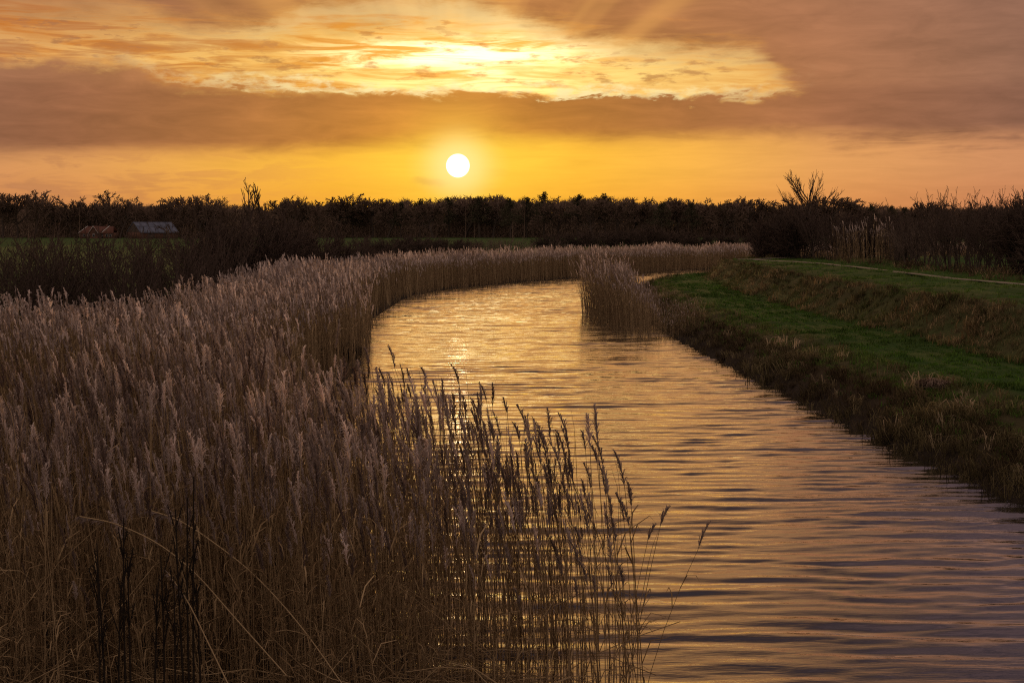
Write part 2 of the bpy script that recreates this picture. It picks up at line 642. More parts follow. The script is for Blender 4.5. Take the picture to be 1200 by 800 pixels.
def land_color(P, d, right):
    n = vnoise(P[:, 0], P[:, 1], 1.7, 5)[:, None]
    n2 = vnoise(P[:, 0], P[:, 1], 0.6, 6)[:, None]
    green = np.array([[0.035, 0.070, 0.014]]); dry = np.array([[0.15, 0.105, 0.055]]); mud = np.array([[0.035, 0.026, 0.018]])
    field = np.array([[0.06, 0.09, 0.024]]); olive = np.array([[0.07, 0.075, 0.025]])
    D = d[:, None]
    rz = lambda a, b: np.clip((D - a) / (b - a), 0, 1)
    c = mud + (dry * 0.4 - mud) * rz(0.3, 1.2)
    c = c + (olive - c) * rz(1.0, 2.6) * (0.3 + 0.7 * n)
    c = c + (green - c) * rz(2.4, 3.4)
    c = c + (dry * 0.4 + olive * 0.45 - c) * rz(5.8, 6.4) * (0.35 + 0.65 * n2)
    c = c + (olive - c) * rz(8.4, 9.4) * 0.85
    c = c + (green * 1.25 - c) * rz(9, 11) * (0.5 + 0.5 * n)
    c = c + (field - c) * rz(24, 34)
    l = mud + (field - mud) * np.clip((D - 7) / 9, 0, 1)
    return np.where(right[:, None], c, l)


def axis(parts):
    out = []
    for a, b, s in parts:
        out += list(np.arange(a, b, s))
    out.append(parts[-1][1])
    return np.array(out)


gx = axis([(-1500, -200, 100), (-200, -40, 10), (-40, -14, 1.6), (-14, 4, 0.6), (4, 18, 0.28), (18, 30, 0.6), (30, 60, 2), (60, 200, 10), (200, 1500, 100)])
gy = axis([(-300, -60, 60), (-60, 10, 5), (10, 70, 0.5), (70, 130, 0.8), (130, 220, 2), (220, 700, 12), (700, 2200, 100)])
GXX, GYY = np.meshgrid(gx, gy)
GP = np.c_[GXX.ravel(), GYY.ravel()]
gz, gd, gr = land(GP)
gz = np.where(gd > 60, 0.8, gz)
nx, ny = len(gx), len(gy)
ii = (np.arange(ny - 1)[:, None] * nx + np.arange(nx - 1)[None]).ravel()
Q = np.c_[ii, ii + 1, ii + nx + 1, ii + nx]
ground = obj('ground', mesh('ground', np.c_[GP, gz], Q, [M['ground']], attrs={'col': land_color(GP, gd, gr)}, smooth=True))
tag(ground, 'green meadow, dyke slopes and muddy margins along the river', 'ground', kind='structure')

# water: a sheet with real waves
wx = axis([(-7, 20, 0.21)])
wy = axis([(4, 34, 0.055), (34, 64, 0.09), (64, 172, 0.125), (172, 200, 1.0)])
WX, WY = np.meshgrid(wx, wy)
wz = np.zeros_like(WX)
wr = np.random.default_rng(3)
spacing = np.interp(WY, [4, 34, 64, 172, 174], [0.05, 0.06, 0.09, 0.11, 1.0])
patch = 0.75 + 0.5 * vnoise(WX.ravel() * 0.5, WY.ravel(), 5.0, 12).reshape(WX.shape)
warp = (vnoise(WX.ravel(), WY.ravel(), 2.6, 13).reshape(WX.shape) - 0.5) * 0.9 + (vnoise(WX.ravel(), WY.ravel(), 0.9, 14).reshape(WX.shape) - 0.5) * 0.22
for k in range(46):
    lam = 0.15 * (1.0 / 0.15) ** wr.random()
    th = math.radians(4.0) + wr.normal() * math.radians((7 if lam > 0.5 else 11) if k % 6 else 26)
    kx, ky = math.sin(th) * 2 * math.pi / lam, math.cos(th) * 2 * math.pi / lam
    amp = 0.0215 * lam ** 0.85 / 2 / math.pi
    fade = np.clip((lam / spacing - 2.4) / 1.4, 0, 1) * np.interp(WY, [40, 110], [1.0, 1.25])
    wz += amp * np.sin(kx * WX + ky * (WY + warp * 0.5) + wr.random() * 6.28) * fade
wz *= patch
n1, n2 = len(wx), len(wy)
ii = (np.arange(n2 - 1)[:, None] * n1 + np.arange(n1 - 1)[None]).ravel()
river = obj('river', mesh('river', np.c_[WX.ravel(), WY.ravel(), wz.ravel()], np.c_[ii, ii + 1, ii + n1 + 1, ii + n1], [M['water']], smooth=True))
tag(river, 'rippled river reflecting the golden sunset sky', 'river', kind='structure')
far = obj('river', mesh('river_far', [(20, 110, 0), (170, 110, 0), (170, 240, 0), (20, 240, 0)], [(0, 1, 2, 3)], [M['water']]))
tag(far, 'far reach of the river hidden behind the dyke', 'river', kind='structure')
near = obj('river', mesh('river_near', [(-9, -60, 0), (14, -60, 0), (14, 4, 0), (-9, 4, 0)], [(0, 1, 2, 3)], [M['water']]))
tag(near, 'near reach of the river below the viewpoint', 'river', kind='structure')

# footpath along the top of the dyke
pl = smooth_line([(22.5, 30), (21.6, 46), (20.9, 58), (20.4, 68), (20.4, 87), (19.8, 98), (18.3, 106), (17.4, 110), (17.8, 113), (20, 116), (26, 121), (40, 130)], 10)
tn = np.gradient(pl, axis=0)
tn /= np.linalg.norm(tn, axis=1, keepdims=True)
nr = np.c_[tn[:, 1], -tn[:, 0]]
pv = []
for i, (p, n) in enumerate(zip(pl, nr)):
    w = 0.24 + 0.05 * math.sin(i * 0.9) + 0.03 * math.sin(i * 2.3)
    a, b, c = p - n * w, p, p + n * w
    for q, dz in ((a, 0.03), (b, 0.075), (c, 0.03)):
        pv.append((q[0], q[1], land_z(*q) + dz))
pv = np.array(pv)
ker = np.ones(9) / 9
for c in range(3):
    pv[c::3, 2] = np.convolve(np.pad(pv[c::3, 2], 4, mode='edge'), ker, 'valid') + 0.012
pt = []
for i in range(len(pl) - 1):
    k = 3 * i
    pt += [(k, k + 1, k + 4, k + 3), (k + 1, k + 2, k + 5, k + 4)]
tag(obj('footpath', mesh('footpath', pv, pt, [M['path']], smooth=True)), 'narrow pale footpath along the top of the dyke', 'path', kind='structure')

# ------------------------------------------------------------------ reeds
def reed_geo(rng, detail):
    """one reed in metres, about 2.6 tall; materials 0 stem, 1 plume"""
    stem, leaves, plume = Geo(), [], Geo()
    L = 2.28
    side = rng.uniform(0.02, 0.16) if rng.random() < 0.8 else rng.uniform(0.25, 0.6)
    nseg = {3: 5, 2: 2, 1: 1}[detail]
    r = {3: 0.0055, 2: 0.008, 1: 0.016}[detail]
    P = lambda t: np.array([side * t * t, 0.0, L * t])
    segs = [(P(i / nseg), P((i + 1) / nseg), r * (1 - 0.45 * i / nseg), r * (1 - 0.45 * (i + 1) / nseg)) for i in range(nseg)]
    plen = rng.uniform(0.20, 0.36)
    droop = rng.uniform(0.08, 0.30)
    A = lambda t: P(1.0) + np.array([droop * plen * t * (0.35 + t), 0, plen * t * (1 - 0.35 * droop * t)])
    if detail == 3:
        segs += [(A(0), A(0.5), r * 0.5, r * 0.4), (A(0.5), A(1.0), r * 0.4, r * 0.2)]
    V, T = prisms(segs)
    stem.add(V, T, 0)
    for k in range({3: 3, 2: 1, 1: 0}[detail]):
        t = rng.uniform(0.22, 0.86)
        ph = rng.uniform(0, 6.28)
        o = np.array([math.cos(ph), math.sin(ph), 0])
        ln = rng.uniform(0.22, 0.46)
        lf = Geo()
        p0 = P(t)
        p1 = p0 + ln * (o * 0.22 + np.array([0, 0, 0.42]))
        p2 = p1 + ln * (o * 0.38 + np.array([0, 0, rng.uniform(-0.1, 0.2)]))
        p3 = p2 + ln * (o * 0.25 - np.array([0, 0, rng.uniform(0.05, 0.4)]))
        w = {3: 0.0065, 2: 0.012}[detail]
        lf.ribbon([p0, p1, p2, p3], [w, w, w * 0.7, 0], (-o[1], o[0], 0.25), 0)
        leaves.append(lf)
    ns = {3: 52, 2: 13, 1: 4}[detail]
    w = {3: 0.0058, 2: 0.015, 1: 0.042}[detail]
    for k in range(ns):
        t = (k + rng.random()) / ns
        ph = rng.normal() * 1.25
        o = np.array([math.cos(ph), math.sin(ph), 0])
        ln = ({3: 0.125, 2: 0.15, 1: 0.2}[detail] * (1 - 0.62 * t) * min(1.0, 0.45 + 2.2 * t)) * rng.uniform(0.7, 1.2)
        p0 = A(t * 0.95)
        p1 = p0 + ln * (o * 0.28 + np.array([0, 0, 0.60]))
        p2 = p1 + ln * (o * 0.34 + np.array([0, 0, rng.uniform(-0.15, 0.30)]))
        sd = np.array([-o[1], o[0], rng.uniform(-0.5, 0.5)])
        if detail == 1:
            plume.ribbon([p0, p1 * 0.4 + p2 * 0.6 + np.array([0, 0, 0.05])], [w, 0], rng.normal(size=3) + 0.01, 1)
        else:
            plume.ribbon([p0, p1, p2], [w * 0.6, w, 0], sd, 1)
    return stem, leaves, plume


def reed_template(rng, detail):
    stem, leaves, plume = reed_geo(rng, detail)
    g = Geo()
    for q, mi in [(stem, 0)] + [(l, 0) for l in leaves] + [(plume, 1)]:
        V, T, _ = q.get()
        g.add(V, T, mi)
    return g.get()


def bare_template(rng, detail=3):
    """a reed that has lost its plume: stem and leaves only"""
    stem, leaves, plume = reed_geo(rng, detail)
    g = Geo()
    for q in [stem] + leaves:
        V, T, _ = q.get()
        g.add(V, T, 0)
    return g.get()


tr = np.random.default_rng(11)
T3 = [reed_template(tr, 3) for _ in range(12)] + [bare_template(tr) for _ in range(5)]
T2 = [reed_template(tr, 2) for _ in range(10)] + [bare_template(tr, 2) for _ in range(4)]
T1 = [reed_template(tr, 1) for _ in range(8)]


def sample(poly, density, rng):
    q = np.array(poly)
    lo, hi = q.min(0), q.max(0)
    n = int((hi - lo).prod() * density)
    P = lo + rng.random((n, 2)) * (hi - lo)
    P = P[inside(P, poly)]
    return P[np.abs(P[:, 0]) < 0.365 * P[:, 1] + 1.2]


def reeds(name, P, temps, rng, label, hmul=1.0, bare=None, lean=(0.0, 0.0), rot_side=None, thick=1.0, base=None):
    n = len(P)
    z = land(P)[0]
    z = np.maximum(z - 0.05, -0.25) if base is None else np.full(n, base)
    nz = vnoise(P[:, 0], P[:, 1], 3.5, 21)
    nz2 = vnoise(P[:, 0], P[:, 1], 1.2, 22)
    s = hmul * (0.78 + 0.20 * nz + 0.14 * nz2) * np.clip(rng.normal(0.99, 0.11, n), 0.55, 1.2)
    full = {17: 12, 14: 10}.get(len(temps), len(temps))
    which = rng.integers(0, full, n) if bare is None else np.where(rng.random(n) < bare, rng.integers(full, len(temps), n), rng.integers(0, full, n))
    rot = rng.normal(math.pi * 0.95, 0.9, n)            # plumes hang mostly downwind, to the left
    ln = np.c_[rng.normal(lean[0], 0.028, n), rng.normal(lean[1], 0.028, n)]
    if name == 'reed_clump':
        ln += (P - P.mean(0)) * np.array([0.016, 0.002])
    ln += (np.c_[vnoise(P[:, 0], P[:, 1], 1.3, 23), vnoise(P[:, 0], P[:, 1], 1.3, 24)] - 0.5) * 0.07
    rnd = np.clip(rng.beta(0.8, 1.75, n) + (nz2 - 0.5) * 0.4, 0, 1)
    if len(temps) < 17:
        rnd = np.clip(rnd + 0.12, 0, 1)
    V, T, m, r = scatter(temps, np.c_[P, z], rot, s * thick * rng.uniform(0.6, 1.15, n), s, ln, which, rnd)
    o = obj(name, mesh(name, V, T, [M['stem'], M['plume']], m, {'rnd': r}))
    return tag(o, label, 'reeds', kind='stuff')


rr = np.random.default_rng(5)
BED = [(1.05, 11), (1.05, 12.8), (0.8, 14.5), (0.1, 16.5), (-0.6, 18.5), (-2.0, 20.8), (-3.3, 23.5), (-4.5, 28), (-5.1, 36), (-4.7, 46), (-6.3, 65), (-7, 75), (-7, 91), (-5, 106), (0, 119.5), (6.2, 132), (12.5, 143), (19, 157),
       (34, 170), (60, 182), (60, 192), (30, 178), (16, 166), (9, 152), (3, 142), (-3, 129), (-7, 116), (-9.5, 100), (-12.3, 87), (-12, 65), (-10.9, 52), (-10, 43), (-14.5, 38), (-14.5, 30), (-10, 11)]
EDGE = BED[:7]
P = sample([p for p in BED if p[1] < 30] + [], 92, rr)
P = P[(P[:, 1] > 11.6) & (P[:, 1] < 27)]
de = dist_to(P, EDGE)
keep = rr.random(len(P)) < np.clip(0.24 + 0.32 * de, 0, 1) * np.interp(P[:, 1], [11.6, 14, 27], [0.75, 1.0, 0.8])
P = P[keep]
reeds('reed_bed', P, T3, rr, 'dense tall straw-brown reeds filling the left foreground', 1.0, 0.5, lean=(-0.004, 0))
P = sample([(-14.5, 26), (-4.3, 26), (-4.5, 28), (-5.1, 36), (-4.7, 46), (-5.4, 55), (-11.2, 55), (-10.9, 52), (-10, 42), (-14.5, 37.5)], 42, rr)
P = P[P[:, 1] > 26.5]
P = P[rr.random(len(P)) < np.clip(0.30 + 0.6 * dist_to(P, LEFT), 0, 1)]
reeds('reed_bed', P, T2, rr, 'feathery reed bed on the left bank behind the foreground reeds', 0.98, 0.3, lean=(0.0, 0))
P = sample([(-11.2, 55), (-5.4, 55), (-6.3, 65), (-7, 75), (-7, 91), (-5, 106), (-8, 108), (-9.5, 100), (-12.3, 87), (-12, 65)], 28, rr)
P = P[rr.random(len(P)) < np.clip(0.30 + 0.5 * dist_to(P, LEFT), 0, 1)]
reeds('reed_bed', P, T1, rr, 'reed fringe curving along the left bank towards the river bend', 0.97)
P = sample([(-8, 108), (-5, 106), (0, 119.5), (6.2, 132), (12.5, 143), (19, 157), (34, 170), (60, 182), (60, 192), (30, 179), (16, 167), (9, 153), (3, 142), (-3, 129), (-7, 116)], 20, rr)
reeds('reed_bed', P, T1, rr, 'straight band of reeds across the far side of the river bend', 0.92)
CL = [(6.5, 57.5), (5.2, 62), (4.3, 68), (3.6, 74), (3.8, 79), (5.2, 84), (6.4, 86), (7.3, 80), (7.6, 72), (7.9, 66), (8.1, 60), (7.6, 57.0)]
P = sample(CL, 55, rr)
P = P[rr.random(len(P)) < np.clip(0.30 + 0.75 * dist_to(P, CL + CL[:1]), 0, 1)]
cpx = P[:, 0] / P[:, 1] * F + CX
ctop = CAMZ - (np.interp(cpx, [680, 692, 735, 748, 762, 785, 800], [310, 300, 305, 322, 336, 372, 384]) - HZ) * P[:, 1] / F
reeds('reed_clump', P, T2, rr, 'rounded brown reed clump reaching into the river from the right bank', 0.97 * np.clip(ctop / 2.62, 0.35, 1.2) * rr.normal(0.97, 0.10, len(P)), 0.5, lean=(0.0, 0.0))

# single reeds that stand clear against the water at the edge of the bed
def reed_parts(rng, bare=False):
    stem, leaves, plume = reed_geo(rng, 3)
    d = {}
    def mk(nm, g, m):
        V, T, _ = g.get()
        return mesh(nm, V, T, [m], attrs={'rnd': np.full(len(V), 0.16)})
    d['stem'] = mk('stem', stem, M['stem'])
    d['leaf'] = [mk('leaf', l, M['stem']) for l in leaves]
    d['plume'] = mk('plume', plume, M['plume'])
    return d


RP = [reed_parts(tr) for _ in range(10)]


def single_reed(x, y, z0, h, rotz, tilt, label, k, group):
    root = obj('reed', None, None, (x, y, z0), rotz)
    root.rotation_mode = 'ZYX'
    root.rotation_euler = (tilt[1], tilt[0], rotz)
    s = h / 2.62
    root.scale = (s * 1.05, s * 1.05, s)
    p = RP[k % len(RP)]
    obj('stem', p['stem'], root)
    for l in p['leaf']:
        obj('leaf', l, root)
    obj('plume', p['plume'], root)
    return tag(root, label, 'reed', group)


ORD = ['first', 'second', 'third', 'fourth', 'fifth', 'sixth', 'seventh', 'eighth', 'ninth', 'tenth', 'eleventh', 'twelfth', 'thirteenth', 'fourteenth', 'fifteenth', 'sixteenth',
       'seventeenth', 'eighteenth', 'nineteenth', 'twentieth']


def ORDS(k):
    return ORD[k] if k < 20 else ('twenty-' + ORD[k - 20] if k < 29 else 'thirtieth')


tips = [(437, 398), (454, 424), (470, 432), (482, 420), (497, 402), (506, 416), (527, 433), (546, 421), (556, 452), (580, 441), (596, 452), (606, 458), (631, 467), (640, 478), (655, 490),
        (671, 492), (681, 480), (690, 492), (702, 495), (713, 506), (722, 504), (733, 510), (741, 524), (668, 500), (648, 500), (620, 480), (566, 470), (540, 460), (512, 450)]
tips.sort()
for k, (px, py) in enumerate(tips):
    h = 2.62 * rr.uniform(0.96, 1.08)
    dist = (CAMZ - h + 0.15) * F / (py - HZ)
    dist = min(max(dist, 11.8), 21.5)
    h = CAMZ - (py - HZ) * dist / F + 0.15
    tx = rr.normal(-0.035, 0.03)
    x = col_x(px, dist) - math.sin(tx) * h
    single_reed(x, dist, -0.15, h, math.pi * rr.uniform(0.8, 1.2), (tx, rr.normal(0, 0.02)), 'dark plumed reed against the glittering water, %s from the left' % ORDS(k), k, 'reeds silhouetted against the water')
for k in range(120):
    y = rr.uniform(11.6, 20.5)
    x = float(np.interp(y, [q[1] for q in EDGE], [q[0] for q in EDGE])) - abs(rr.normal(0, 0.45)) + 0.12
    h = rr.uniform(1.7, 2.6)
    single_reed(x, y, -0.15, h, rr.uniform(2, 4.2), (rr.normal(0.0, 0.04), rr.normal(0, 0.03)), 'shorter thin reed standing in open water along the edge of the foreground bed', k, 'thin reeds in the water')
for px, py, dist, lab in ((784, 605, 12.6, 'lone short reed farthest out in the water, right of all others'),
                          (765, 574, 12.6, 'thin leaning reed second farthest out in the water'),
                          (755, 598, 12.9, 'slender reed with a drooping tuft just beside the outermost reeds')):
    h = CAMZ - (py - HZ) * dist / F + 0.15
    x0 = col_x(px, dist) - 0.28
    root = single_reed(x0, dist, -0.15, h, math.pi * 0.1, (0.13, 0), lab, int(px), 'outermost reeds')

# arching reeds and fallen stems in the lower left
def bent_reed(pts_px, dist, label):
    pts = [np.array([col_x(px, dist), dist + 0.12 * i, height_of(py, dist)]) for i, (px, py) in enumerate(pts_px)]
    q = smooth_line(pts, 6)
    root = obj('bent_reed', None, None, tuple(q[0]))
    o = q[0]
    V, T = prisms([(a - o, b - o, 0.0075, 0.0075) for a, b in zip(q[:-1], q[1:])])
    obj('stem', mesh('stem', V, T, [M['stem']], attrs={'rnd': np.full(len(V), 0.95)}), root)
    g = Geo()
    e = q[-1] - o
    d = (q[-1] - q[-3]); d /= np.linalg.norm(d)
    for k in range(34):
        t = k / 33
        p0 = e - d * 0.26 * t
        p1 = p0 + d * 0.05 + np.array([rr.normal() * 0.012, rr.normal() * 0.012, -0.02 + rr.normal() * 0.01])
        p2 = p1 + d * 0.03 + np.array([0, 0, -0.035])
        g.ribbon([p0, p1, p2], [0.005, 0.006, 0], rr.normal(size=3), 0)
    V, T, _ = g.get()
    obj('plume', mesh('plume', V, T, [M['plume']], attrs={'rnd': np.full(len(V), 0.2)}), root)
    return tag(root, label, 'reed', 'reeds bent over in the foreground')


bent_reed([(330, 800), (266, 735), (215, 685), (165, 652), (110, 632), (60, 626)], 11.3, 'arched reed bending left with its dark plume at the lower left edge')
bent_reed([(400, 815), (345, 745), (290, 690), (240, 655), (190, 628), (142, 616)], 11.5, 'arched reed bending left with a pale tip, right of the other arched one')
bent_reed([(262, 815), (235, 770), (205, 720), (178, 690)], 11.1, 'short pale reed stalk leaning left below the two arched reeds')

fl = np.random.default_rng(31)
g = Geo()
for k in range(420):
    x, y = fl.uniform(-5.2, 0.3), fl.uniform(11.4, 13.2)
    z = max(0.0, fl.normal(0.35, 0.28))
    ph = fl.normal(0, 0.5) + (math.pi if fl.random() < 0.5 else 0)
    ln = fl.uniform(0.5, 1.5)
    up = fl.normal(0.35, 0.45)
    d = np.array([math.cos(ph), math.sin(ph) * 0.5, up])
    p = [np.array([x, y, z]) + d * ln * t - np.array([0, 0, 0.5 * ln * t * t * fl.uniform(0.2, 0.7)]) for t in (0, .35, .7, 1)]
    V, T = prisms([(a, b, 0.0045, 0.0045) for a, b in zip(p[:-1], p[1:])])
    g.add(V, T, 0)
V, T, m = g.get()
tag(obj('fallen_stems', mesh('fallen_stems', V, T, [M['stem']], attrs={'rnd': np.repeat(fl.random(len(V) // 18), 18)})),
    'tangle of broken pale reed stems lying across the bottom left', 'dead stems', kind='stuff')

# dark dead weed stalks
for k, (px, py, lean) in enumerate([(100, 668, .02), (112, 640, -.01), (122, 690, .05), (140, 610, .0), (150, 660, -.03), (168, 690, .02), (181, 655, .0), (190, 680, .03), (207, 600, -.01), (214, 585, .01), (222, 560, .0), (233, 690, -.04)]):
    dist = 10.9 + 0.05 * k
    top = height_of(py, dist)
    x = col_x(px, dist)
    root = obj('dead_weed', None, None, (x, dist, 0.0))
    P_ = lambda t: np.array([lean * 2 * t + 0.02 * math.sin(3 * t + k), 0, top * t])
    V, T = prisms([(P_(i / 6), P_(i / 6 + 1 / 6), 0.012 - 0.0012 * i, 0.0108 - 0.0012 * i) for i in range(6)], 4)
    obj('stem', mesh('stem', V, T, [M['dark_stem']]), root)
    for j in range(7):
        t = fl.uniform(0.55, 0.97)
        ph = fl.uniform(0, 6.28)
        d = np.array([math.cos(ph) * 0.3, math.sin(ph) * 0.3, 1.0])
        ln = fl.uniform(0.10, 0.3)
        sg = [(P_(t), P_(t) + d * ln, 0.005, 0.004)]
        for q in range(9):
            a = P_(t) + d * ln * (0.45 + 0.06 * q)
            sg.append((a, a + fl.normal(size=3) * 0.014, 0.006, 0.002))
        V, T = prisms(sg)
        obj('seed_branch', mesh('seed_branch', V, T, [M['dark_stem']]), root)
    tag(root, 'thin blackened dead weed stalk at lower left, %s of twelve from the left' % ORD[k], 'weed', 'blackened weed stalks')

# ------------------------------------------------------------------ grass on the banks
def tuft(rng, n, h, w, spread, droop):
    g = Geo()
    for k in range(n):
        ph = rng.uniform(0, 6.28)
        o = np.array([math.cos(ph), math.sin(ph), 0])
        p0 = np.array([rng.normal(), rng.normal(), 0]) * 0.07
        hh = h * rng.uniform(0.55, 1.15)
        sp = spread * rng.uniform(0.3, 1.2)
        p1 = p0 + hh * (o * sp * 0.4 + np.array([0, 0, 0.6]))
        p2 = p1 + hh * (o * sp * 0.8 + np.array([0, 0, 0.4 - droop * rng.uniform(0.3, 1.2)]))
        g.ribbon([p0, p1, p2], [w, w * 0.8, 0], (-o[1], o[0], 0.1), 0)
    return g.get()


gr_ = np.random.default_rng(17)
G_LONG = [tuft(gr_, 12, 0.36, 0.006, 1.0, 0.7) for _ in range(6)]
G_MID = [tuft(gr_, 12, 0.20, 0.007, 0.8, 0.4) for _ in range(5)]
G_SHORT = [tuft(gr_, 11, 0.085, 0.008, 0.6, 0.1) for _ in range(4)]


def grass(name, dmin, dmax, density, temps, colors, label, rng, power=1.3, size=1.0, ymin=18, ymax=128, side_right=True, lean=(0, 0)):
    n = int((ymax - ymin) * 40 * density)
    y = ymin + (ymax - ymin) * rng.random(n)
    x = 2 + 38 * rng.random(n)
    ok = rng.random(n) < np.clip((22.0 / y) ** power, 0, 1)
    P = np.c_[x, y][ok]
    P = P[np.abs(P[:, 0]) < 0.365 * P[:, 1] + 1.0]
    z, d, right = land(P)
    ok = right & (d > dmin) & (d < dmax)
    P, z, d = P[ok], z[ok], d[ok]
    ok = rng.random(len(P)) < np.clip(1.6 * vnoise(P[:, 0], P[:, 1], 0.9, 44) + 0.15, 0.12, 1)
    P, z, d = P[ok], z[ok], d[ok]
    n = len(P)
    nz = vnoise(P[:, 0], P[:, 1], 1.4, 41)
    nz3 = vnoise(P[:, 0], P[:, 1], 0.5, 42)
    far_ = 1.0 + 0.012 * np.maximum(P[:, 1] - 25, 0)       # fewer, fuller tufts with distance
    s = size * (0.55 + 0.9 * nz) * rng.uniform(0.7, 1.25, n)
    which = rng.integers(0, len(temps), n)
    ln = np.c_[rng.normal(lean[0], 0.15, n), rng.normal(lean[1], 0.15, n)]
    V, T, m, r = scatter(temps, np.c_[P, z - 0.01], rng.random(n) * 6.28, s * far_, s, ln, which, np.arange(n).astype(float))
    idx = r.astype(int)
    f = np.clip((nz - 0.5) * 1.1 + (nz3 - 0.5) * 0.9 + (vnoise(P[:, 0], P[:, 1], 5.0, 43) - 0.5) * 0.8 + 0.35 + rng.normal(0, 0.22, n), 0, 1)[:, None]
    c = (np.array(colors[0])[None] * (1 - f) + np.array(colors[1])[None] * f) * rng.uniform(0.5, 1.5, n)[:, None]
    o = obj(name, mesh(name, V, T, [M['grass']], m, {'col': c[idx]}))
    return tag(o, label, 'grass', kind='stuff')


GREEN, DRY, OLIVE, BROWN, STRAW = (0.074, 0.150, 0.022), (0.28, 0.195, 0.10), (0.10, 0.15, 0.032), (0.06, 0.040, 0.022), (0.40, 0.30, 0.18)
DULL = (0.17, 0.135, 0.062)
gq = np.random.default_rng(19)
grass('bank_grass', 0.0, 1.5, 44, G_LONG, (BROWN, DULL), 'dead brown grass hanging over the right water edge', gq, lean=(-0.3, 0))
grass('bank_grass', 0.2, 2.6, 2.5, G_LONG, (DULL, STRAW), 'scattered pale straw stems on the lower right bank', gq, size=1.15, lean=(-0.2, -0.1))
grass('bank_grass', 0.6, 2.4, 12, G_MID, (GREEN, OLIVE), 'green patches among the dead grass of the lower right bank', gq, size=0.9)
grass('bank_grass', 1.2, 2.8, 26, G_MID, (OLIVE, DULL), 'rough mixed grass on the lower slope of the right bank', gq, size=0.95)
grass('mown_strip', 2.7, 6.2, 34, G_SHORT, (GREEN, (0.05, 0.085, 0.02)), 'short green mown strip along the right bank', gq)
grass('bank_grass', 5.8, 7.7, 46, G_MID, ((0.085, 0.10, 0.03), DRY), 'patchy brown and green grass on the upper slope of the dyke', gq, size=1.15)
grass('bank_grass', 6.9, 7.8, 30, G_LONG, (BROWN, DULL), 'ragged brown tussocks along the rim of the dyke', gq, size=0.8)
grass('dyke_grass', 7.9, 19, 13, G_MID, (GREEN, OLIVE), 'green grass on top of the dyke beside the footpath', gq, size=0.7, ymin=34)
grass('verge_grass', 15.5, 20, 3.5, G_LONG, (BROWN, DRY), 'tall pale dead grass at the foot of the right hedge', gq, size=1.5, ymin=50)

# stems poking out of the water by the right bank
for k, (px, py) in enumerate([(1010, 515), (1034, 525), (1042, 533), (1102, 556), (1109, 560), (1136, 566), (1150, 575)]):
    p = ground_at(px, py)
    V, T = prisms([((0, 0, -0.2), (0.01, 0, 0.15), 0.007, 0.006), ((0.01, 0, 0.15), (0.04 * (-1) ** k, 0, 0.42), 0.006, 0.003)])
    root = obj('water_stem', mesh('water_stem', V, T, [M['dark_stem']]), None, (p[0], p[1], 0))
    tag(root, 'thin dark dead stem in the water beside the right bank, %s from the left' % ORD[k], 'stem', 'dead stems by the right bank')

# dark sedge tussock in the cove on the left bank
def tussock(px, py, z, rx, h, label, color, dist=None):
    p = ground_at(px, py, z)
    rng = np.random.default_rng(int(px))
    root = obj('sedge_tussock', None, None, tuple(p))
    n = 40
    th = np.linspace(0, 6.283, n, endpoint=False)
    V = [(0, 0, h * 0.25)]
    for ring, (rr_, zz) in enumerate(((0.45, 0.22), (0.8, 0.10), (1.0, -0.1))):
        for t in th:
            j = 1 + 0.12 * rng.normal()
            V.append((math.cos(t) * rx * rr_ * j, math.sin(t) * rx * 0.8 * rr_ * j, h * zz * (1 + 0.2 * rng.normal())))
    T = [(0, 1 + i, 1 + (i + 1) % n) for i in range(n)]
    for q in range(2):
        a0, b0 = 1 + q * n, 1 + (q + 1) * n
        for i in range(n):
            j = (i + 1) % n
            T += [(a0 + i, b0 + i, b0 + j), (a0 + i, b0 + j, a0 + j)]
    obj('root_mound', mesh('root_mound', V, T, [M['bark']], smooth=True), root)
    g = Geo()
    for k in range(420):
        ph = rng.uniform(0, 6.28); q = math.sqrt(rng.random())
        o = np.array([math.cos(ph), math.sin(ph) * 0.8, 0])
        p0 = o * rx * q * 0.9 + np.array([0, 0, h * 0.4 * (1 - q)])
        ln = h * rng.uniform(0.5, 1.1)
        p1 = p0 + ln * (o * 0.3 + np.array([0, 0, 0.5]))
        p2 = p1 + ln * (o * 0.6 - np.array([0, 0, rng.uniform(0.0, 0.5)]))
        g.ribbon([p0, p1, p2], [0.012, 0.012, 0], (-o[1], o[0], 0.2), 0)
    V, T, _ = g.get()
    c = np.array(color)[None] * rng.uniform(0.5, 1.3, len(V))[:, None]
    obj('blades', mesh('blades', V, T, [M['grass']], attrs={'col': c}), root)
    return tag(root, label, 'tussock')


tussock(396, 424, 0.05, 0.85, 0.8, 'dark sedge tussock overhanging the cove at the foot of the left reeds', (0.05, 0.036, 0.026))
tussock(1092, 452, 0.9, 0.34, 0.22, 'small brown grass tussock on the edge of the mown strip', (0.30, 0.21, 0.15))

